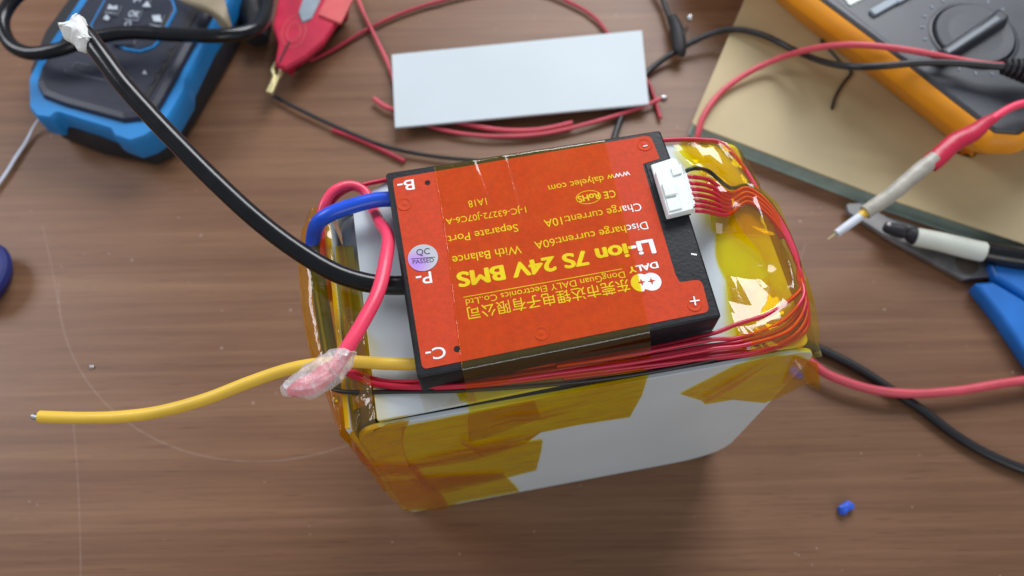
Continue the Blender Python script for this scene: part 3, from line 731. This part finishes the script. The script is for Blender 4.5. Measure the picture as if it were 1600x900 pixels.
for c in ((1381, 11), (1418, -8)):
    a = at(c[0] - 18, c[1] + 8, .051).to_2d(); b = at(c[0] + 18, c[1] - 12, .051).to_2d(); d = (b - a).normalized(); n_ = Vector((-d.y, d.x)) * .0022
    solid('button', rounded([a + n_, a - n_, b - n_, b + n_], .0008), slab_prof(.0490, .0512, .0004), MATS['meter_button'], mm)
cc = at(1522, 54, .0496).to_2d()
for i in range(20):
    a = math.radians(i * 18 + 5); v = Vector((math.cos(a), math.sin(a)))
    if v.x > .8: continue
    p = cc + v * (RS + .0034); q_ = cc + v * (RS + .0052); n2_ = Vector((-v.y, v.x)) * .0003
    solid('dial_mark', [p + n2_, p - n2_, q_ - n2_, q_ + n2_], [(0, .0492), (0, .0497)], MATS['meter_button'], mm)

# ------------------------------------------------------------------ handheld scanner
sc = thing('handheld_scanner', 'dark navy handheld device with bright blue bumper and key pad', 'scanner', at(200, 100, 0))
blk = rounded(atl([(70, 168), (85, 200), (150, 225), (235, 242), (262, 228), (302, 165), (352, 78), (392, 0), (440, -90), (250, -160), (140, -30), (75, 60), (52, 120)], .012), .003, 4)
solid('base', blk, [(.002, .0002), (0, .003), (0, .014), (.002, .018)], MATS['scanner_base'], sc)
blu = atl([(47, 128), (48, 172), (60, 187), (82, 190), (92, 181), (175, 207), (180, 217), (206, 226), (230, 218), (262, 197), (292, 146), (294, 130), (327, 66), (346, 36), (366, 0), (420, -100), (240, -150), (129, 0), (88, 60), (60, 102)], .026)
solid('bumper', rounded(blu, .0022, 4), [(.0012, .012), (0, .016), (0, .025), (.0004, .0272), (.0012, .0286)], MATS['scanner_blue'], sc)
fc = rounded(atl([(130, 0), (92, 58), (62, 102), (54, 128), (64, 148), (98, 161), (190, 186), (236, 181), (252, 158), (300, 70), (324, 30), (344, -2), (400, -100), (230, -150)], .0320), [.0, .0, .004, .006, .004, 0, .003, .004, .003, 0, 0, 0, .01, .01], 5)
fo = solid('face', fc, [(0, .026), (0, .0292), (.0012, .0312), (.004, .0322)], MATS['scanner_face'], sc)
# side groove panel right of the keys
gp = rounded(atl([(300, 8), (258, 85), (218, 158), (226, 164), (268, 92), (312, 14)], .0326), .0008)
solid('grip_strip', gp, slab_prof(.0318, .0327, .0003), MATS['scanner_base'], sc)
padp = rounded(atl([(166, -8), (150, 22), (140, 40), (146, 58), (175, 66), (196, 78), (219, 81), (240, 74), (252, 62), (262, 42), (276, 16), (272, 2), (262, -12), (250, -30), (190, -34)], .0330), .0022, 4)
if area2(padp) < 0: padp = padp[::-1]
rim = solid('key_rim', padp, [(0, .0315), (0, .0326), (.0003, .0332)], MATS['scanner_blue'], sc)
kp = solid('key_pad', inset(padp, .0012), [(0, .0325), (0, .0333), (.0005, .0337)], MATS['scanner_face'], sc)
for c, w in (((174, 16), 15), ((207, 22), 15), ((243, 30), 14), ((219, 2), 18), ((197, 56), 20)):
    C = at(*c, .0342).to_2d(); r_ = (at(c[0] + w, c[1], .0342) - at(*c, .0342)).length
    kk = rounded([C + Vector(v) for v in ((-r_, -r_ * .85), (r_ * .8, -r_), (r_, r_ * .75), (-r_ * .8, r_ * .95))], .0014)
    q = solid('key', kk, [(0, .0335), (.0001, .0340), (.0005, .0343)], MATS['scanner_face']); sub(q, kp)
IG = MATS['icon_grey']
def on_key(s, p0, p1, cap, bold=.02): lettering(s, p0, p1, cap, kp, bold, z=.0345, m=IG, name='key_symbol')
on_key('OK', (199, 25), (216, 27), 9)
bar('key_symbol', (194, 30), (216, 32), .0004, .0345, IG, kp)
q = ring2((200, 37), 5, 4, .0006, .0345, 'key_symbol', IG, kp)
flat('key_symbol', atl([(222, 10), (236, 11), (230, 1)], .0345), .0345, IG, kp)
on_key('F', (208, 3), (215, 4), 9)
bar('key_symbol', (218, 3), (220, -4), .0005, .0345, IG, kp)
flat('key_symbol', atl([(237, 24), (240, 33), (253, 34), (250, 23)], .0345), .0345, IG, kp)
bar('key_symbol', (234, 38), (254, 42), .0004, .0345, IG, kp)
flat('key_symbol', atl([(167, 14), (171, 6), (176, 10), (183, 8), (184, 15)], .0345), .0345, IG, kp)
bar('key_symbol', (164, 19), (182, 21), .0004, .0345, IG, kp)
flat('key_symbol', atl([(161, 29), (166, 22), (172, 28), (168, 32)], .0345), .0345, IG, kp)
for a, b in (((112, 106), (118, 97)), ((118, 97), (140, 102)), ((100, 108), (104, 114)), ((100, 108), (160, 124)), ((104, 114), (168, 127)), ((160, 124), (198, 118)), ((198, 118), (206, 124)), ((206, 124), (203, 131))):
    o = bar('line_drawing', a, b, .0005, .0326, MATS['icon_dim'], fo)
flat('small_triangle', atl([(222, 115), (230, 116), (226, 109)], .0326), .0326, MATS['icon_grey'], fo)
for a, b in (((262, 86), (256, 95)), ((251, 104), (245, 113)), ((240, 122), (234, 131)), ((272, 68), (266, 77))):
    bar('embossed_mark', a, b, .0022, .0331, MATS['scanner_face'], fo)
# kraft strap across the upper right of the scanner
o = sheet('paper_strip', [[(270, -6, .034), (310, -8, .040), (345, -14, .040)], [(290, 5, .036), (325, 8, .045), (352, 2, .044)], [(330, 24, .040), (345, 26, .046), (356, 22, .044)], [(347, 44, .038), (356, 44, .042), (362, 42, .040)]], MATS['paper_tape'], nu=14, nv=20)
tag(o, 'curled strip of tan paper tape across the scanner beside the thick cable', 'tape')
m_ = o.modifiers.new('thick', 'SOLIDIFY'); m_.thickness = .0004

o = wire('thick_cable', [(60, -25, .045), (25, -5, .045), (4, 30, .044), (14, 66, .043), (45, 83, .043), (90, 78, .045), (140, 61, .046), (200, 51, .047), (270, 54, .047), (340, 56, .046), (385, 50, .042), (412, 32, .036), (420, -5, .030), (418, -40, .025)], .0037, MATS['cable_black'], seg=20)
tag(o, 'thick black rubber cable looped across the top of the scanner', 'cable')
o = wire('cable_plug', [(378, -20, .012), (392, 5, .012), (400, 30, .011), (404, 62, .010)], [.010, .010, .009, .006], MATS['scanner_base'], seg=16, wob=.1)
tag(o, 'black moulded plug between the scanner and the red clip', 'plug')

# ------------------------------------------------------------------ red test clip
rc = thing('red_clip', 'flat red plastic test clip with short brass jaws pointing down', 'clip', at(470, 50, 0))
body = rounded(atl([(436, -15), (425, 38), (433, 68), (428, 98), (436, 104), (446, 106), (478, 88), (506, 64), (530, 28), (552, -10)], .016), [.003, .006, .006, .002, .001, .002, .006, .006, .004, .003], 5)
cb = solid('body', body, [(.008, .003), (.0015, .010), (0, .0142), (.0005, .0154), (.0013, .016)], MATS['clip_red'], rc)
solid('upper_lever', rounded(atl([(497, 22), (532, 36), (556, -12), (515, -14)], .0175), .001), slab_prof(.0150, .0175, .0004), MATS['clip_pink'], rc)
solid('spring', rounded(atl([(466, 18), (472, 34), (486, 28), (500, 0), (500, -14), (476, -12)], .0172), .001), slab_prof(.0150, .0170, .0004), MATS['meter_button'], rc)
for c, a, b in (((459, 50), 19, 25), ((459, 50), 11, 15)): ring2(c, a, b, .0005, .0163, 'embossed_oval', MATS['clip_pink'], cb)
bar('seam', (452, 65), (436, 98), .0012, .0163, MATS['black_core'], cb)
wire('jaw', [(433, 98, .011), (427, 110, .010), (429, 122, .0095), (418, 145, .009)], [.0018, .0017, .0018, .0017], MATS['brass'], rc, flat=(.8, .9))
wire('jaw', [(440, 104, .011), (439, 114, .010), (432, 126, .0095), (423, 147, .009)], [.0018, .0017, .0018, .0017], MATS['brass'], rc, flat=(.8, .9))

# ------------------------------------------------------------------ thin wires beyond the battery
RD = MATS['wire_red_dull']; RL = MATS['wire_red_light']
o = wire('thin_red_wire', lay([(484, 95), (520, 78), (570, 48), (620, 24), (680, 4), (760, -14), (840, -14), (895, 6), (930, 28), (952, 55), (985, 95), (1012, 128), (1022, 152), (1032, 185)], .0022), .0011, RD)
tag(o, 'thin red wire arching above the white board from the red clip', 'wire')
o = wire('thin_red_wire', lay([(556, -12), (568, 20), (585, 55), (606, 98), (625, 150), (655, 188), (700, 205), (770, 213), (850, 209), (930, 190), (1000, 168), (1032, 154)], .0035), .0011, RL)
tag(o, 'long red wire crossing another and passing under the white board left side', 'wire')
o = wire('thin_red_wire', lay([(584, 154), (610, 170), (660, 178), (720, 192), (780, 203), (840, 203), (894, 192)], .0035), [.0014] * 7, RL)
tag(o, 'short red wire poking out left and below the white board', 'wire')
o = wire('thin_red_wire', lay([(520, 203), (560, 218), (600, 236), (632, 252)], .0018), .0013, RD)
tag(o, 'short straight red wire offcut beside the thin black wire', 'wire')
o = wire('thin_black_wire', lay([(428, 150), (470, 172), (530, 200), (600, 228), (670, 243), (740, 250), (800, 252)], .0030), .0011, MATS['wire_black'])
tag(o, 'thin black wire running from the clip tip to behind the battery', 'wire')
# black jack lead
jk = thing('jack_lead', 'black moulded jack lead with a metal ball tip near the notebook', 'lead', at(1060, 50, 0))
wire('cord', [(1020, -30, .006), (1034, -5, .006), (1044, 22, .006), (1052, 40, .007)], .0016, MATS['wire_black'], jk)
wire('jack_body', [(1050, 28, .007), (1056, 42, .008), (1060, 60, .008), (1062, 80, .007), (1060, 86, .006)], [.0030, .0038, .0042, .0038, .0026], MATS['scanner_base'], jk, seg=14)
wire('metal_stem', [(1066, 58, .010), (1073, 42, .012)], .0010, MATS['rust'], jk, seg=8)
bm = bmesh.new(); bmesh.ops.create_icosphere(bm, subdivisions=3, radius=.0021, matrix=Matrix.Translation(at(1078, 28, .014))); adopt(link('ball_tip', bm, MATS['metal'], None, True), jk)
# solder beads
for p, r_, lb in (((1037, 152), .0016, 'tiny bright solder bead by the corner of the white board'), ((143, 573), .0009, 'tiny solder speck on bare table above the yellow cable')):
    bm = bmesh.new(); bmesh.ops.create_icosphere(bm, subdivisions=2, radius=r_, matrix=Matrix.Translation(at(*p, r_ * .7)) @ Matrix.Diagonal((1.4, .9, .7, 1)))
    tag(link('solder_bead', bm, MATS['metal'], None, True), lb, 'solder bead')

# ------------------------------------------------------------------ twin lead from the meter
tl = thing('twin_lead', 'twin black and red lead curving over the notebook from a ribbed plug', 'lead', at(1590, 110, .05))
wire('black_conductor', [(1600, 108, .060), (1560, 104, .060), (1500, 99, .058), (1440, 98, .0565), (1380, 103, .054), (1330, 104, .048), (1285, 96, .036), (1240, 78, .022), (1195, 56, .018), (1150, 46, .014), (1110, 53, .010), (1060, 78, .006), (1015, 110, .003), (985, 150, .003), (970, 185, .002), (960, 215, .002), (950, 260, .002)], .00175, MATS['wire_black'], tl)
wire('red_conductor', [(1600, 103, .0585), (1545, 101, .058), (1490, 92, .056), (1430, 80, .0565), (1370, 72, .054), (1320, 70, .050), (1270, 76, .038), (1215, 92, .020), (1165, 116, .0155), (1125, 146, .0135), (1100, 180, .0130), (1090, 212, .010), (1086, 240, .004), (1090, 290, .002)], .00165, MATS['wire_red_light'], tl)
bm = bmesh.new(); P0 = at(1568, 104, .0595); P1 = at(1630, 116, .0595); dd = (P1 - P0)
for i in range(7):
    a = P0 + dd * (i / 7); r_ = .0040 + .0005 * i
    tube_bm(bm, [a, a + dd * .085], r_, 16, 2)
tube_bm(bm, [P0, P1], .0030, 12, 2)
adopt(link('ribbed_plug', bm, MATS['scanner_base'], None, True, 40), tl)
o = wire('wire_scrap', lay([(1288, 58), (1284, 66), (1296, 78), (1316, 100), (1330, 112), (1318, 130), (1306, 150), (1300, 170)], .0118), .00075, MATS['wire_black'])
tag(o, 'thin black wire scrap curled on the notebook by the yellow holster', 'wire')

# ------------------------------------------------------------------ probe with red boot
pb = thing('probe_lead', 'red booted probe with white sleeve and needle tip crossing the notebook edge', 'probe', at(1480, 230, .05))
wire('cord', [(1660, 158, .056), (1610, 160, .058), (1580, 168, .058), (1550, 186, .058)], .0019, MATS['cable_pink'], pb)
wire('boot', [(1560, 180, .058), (1540, 192, .058), (1520, 208, .0575), (1492, 222, .057), (1470, 242, .056), (1452, 256, .055)], [.0020, .0030, .0042, .0044, .0044, .0046], MATS['clip_red'], pb, seg=18, flat=(1, .7), wob=.06)
wire('sleeve', [(1460, 248, .0555), (1430, 272, .054), (1390, 306, .051), (1352, 332, .048)], [.0037, .0037, .0036, .0034], MATS['tube_white'], pb, seg=18, wob=.05)
wire('yellow_band', [(1353, 331, .048), (1344, 338, .0475)], .0020, MATS['cable_yellow'], pb)
wire('white_tip', [(1346, 337, .0475), (1325, 352, .046), (1307, 365, .045)], [.0020, .0020, .0018], MATS['tip_white'], pb)
wire('needle', [(1308, 364, .045), (1293, 374, .044)], [.0005, .0002], MATS['brass'], pb, seg=8)

# ------------------------------------------------------------------ scissors and knife
ss = thing('scissors', 'closed scissors with grey steel blades and bright blue handles', 'scissors', at(1500, 420, 0))
b1 = solid('blade', rounded(atl([(1322, 318), (1326, 332), (1400, 378), (1505, 436), (1550, 432), (1546, 410), (1430, 362), (1345, 316)], .0060), [.002, .002, 0, .001, .001, .001, 0, .002]), slab_prof(.0030, .0060, .0006), MATS['steel'], ss)
solid('blade', rounded(atl([(1324, 322), (1420, 348), (1560, 402), (1600, 420), (1560, 432), (1430, 372)], .0030), [.002, 0, 0, 0, 0, 0]), slab_prof(.0006, .0030, .0004), MATS['steel'], ss)
C, rr = dialpoly((1512, 412), 17, .0066)
q = solid('pivot', circle2(C, rr, 28), [(0, .0058), (0, .0064), (.0008, .0068)], MATS['rust'], ss)
h1 = rounded(atl([(1522, 441), (1552, 439), (1598, 466), (1680, 520), (1740, 640), (1680, 660), (1606, 556), (1566, 496)], .0100), [.002, .001, .004, .01, .01, .01, .01, .01])
solid('handle', h1, [(.001, .0008), (0, .003), (0, .0080), (.0006, .0095), (.0016, .0102)], MATS['handle_blue'], ss)
h2 = rounded(atl([(1546, 408), (1600, 418), (1700, 440), (1720, 500), (1610, 466), (1556, 432)], .0105), [.001, .002, .01, .01, .004, .001])
solid('handle', h2, [(.001, .003), (0, .005), (0, .0090), (.0006, .0100), (.0015, .0106)], MATS['handle_blue'], ss)
kn = thing('craft_knife', 'slim black tool with a white sleeve lying across the scissor blades', 'tool', at(1480, 380, .006))
wire('sleeve', [(1430, 370, .013), (1470, 378, .013), (1510, 388, .013), (1538, 394, .013)], [.0046, .0048, .0050, .0050], MATS['sleeve_white'], kn, seg=20)
wire('grip', [(1536, 394, .0128), (1560, 399, .0126), (1620, 408, .0122), (1720, 424, .012)], [.0052, .0055, .0056, .0056], MATS['cable_black'], kn, seg=20)
wire('collar', [(1434, 371, .0127), (1422, 365, .0122), (1418, 363, .012), (1410, 362, .0118), (1388, 356, .0108), (1382, 354, .0102)], [.0044, .0040, .0026, .0036, .0030, .0022], MATS['scanner_base'], kn, seg=18)
bm = bmesh.new(); bmesh.ops.create_icosphere(bm, subdivisions=2, radius=.0012, matrix=Matrix.Translation(at(1389, 351, .0135))); adopt(link('stud', bm, MATS['metal'], None, True), kn)

# ------------------------------------------------------------------ cables leaving to the right
o = wire('table_cable', lay([(1180, 500), (1240, 528), (1280, 545), (1340, 575), (1400, 614), (1440, 640), (1490, 678), (1540, 708), (1600, 734), (1680, 760)], .0026), .0022, MATS['wire_black'])
tag(o, 'black cable on the table curving out from the battery to lower right', 'cable')
o = wire('table_cable', lay([(1180, 480), (1240, 540), (1282, 578), (1320, 596), (1370, 610), (1430, 615), (1500, 610), (1560, 600), (1620, 592), (1700, 585)], .0068), .0022, MATS['wire_red_light'])
tag(o, 'red cable crossing over the black one to the right of the battery', 'cable')

# ------------------------------------------------------------------ small things at left and front
C = at(-34, 424, .012).to_2d(); rr = (at(12, 424, .012) - at(-34, 424, .012)).length
o = solid('round_cap', circle2(C, rr, 56, 1.18), [(.005, .0004), (.003, .003), (0, .0095), (.001, .0118), (.003, .0124)], MATS['cap_blue'])
tag(o, 'round dark blue cap cut by the left edge of the photo', 'cap')
o = wire('white_string', [(66, 178, .010), (52, 198, .004), (40, 222, .002), (24, 246, .002), (8, 272, .002), (-20, 310, .002)], [.0006, .0008, .0013, .0015, .0013, .0010], MATS['string_white'], flat=(1, .35))
tag(o, 'pale twisted string trailing from the scanner corner', 'string')
bm = bmesh.new()
solid_bm(bm, rounded(atl([(1311, 792), (1314, 800), (1322, 803), (1330, 797), (1337, 794), (1336, 786), (1327, 782), (1318, 787)], .004), .0003, 2), [(.0008, .0002), (0, .0015), (.0002, .0032), (.0014, .0042)])
for v in bm.verts: v.co += Vector([noise.noise(v.co * 700 + Vector((k, 0, 0))) * .0008 for k in (0, 9, 17)])
tag(link('plastic_scrap', bm, MATS['scrap_blue'], None, False), 'tiny crumb of bright blue plastic on the bare table in front', 'scrap')
for p in ((940, 804), (1126, 772)):
    pass
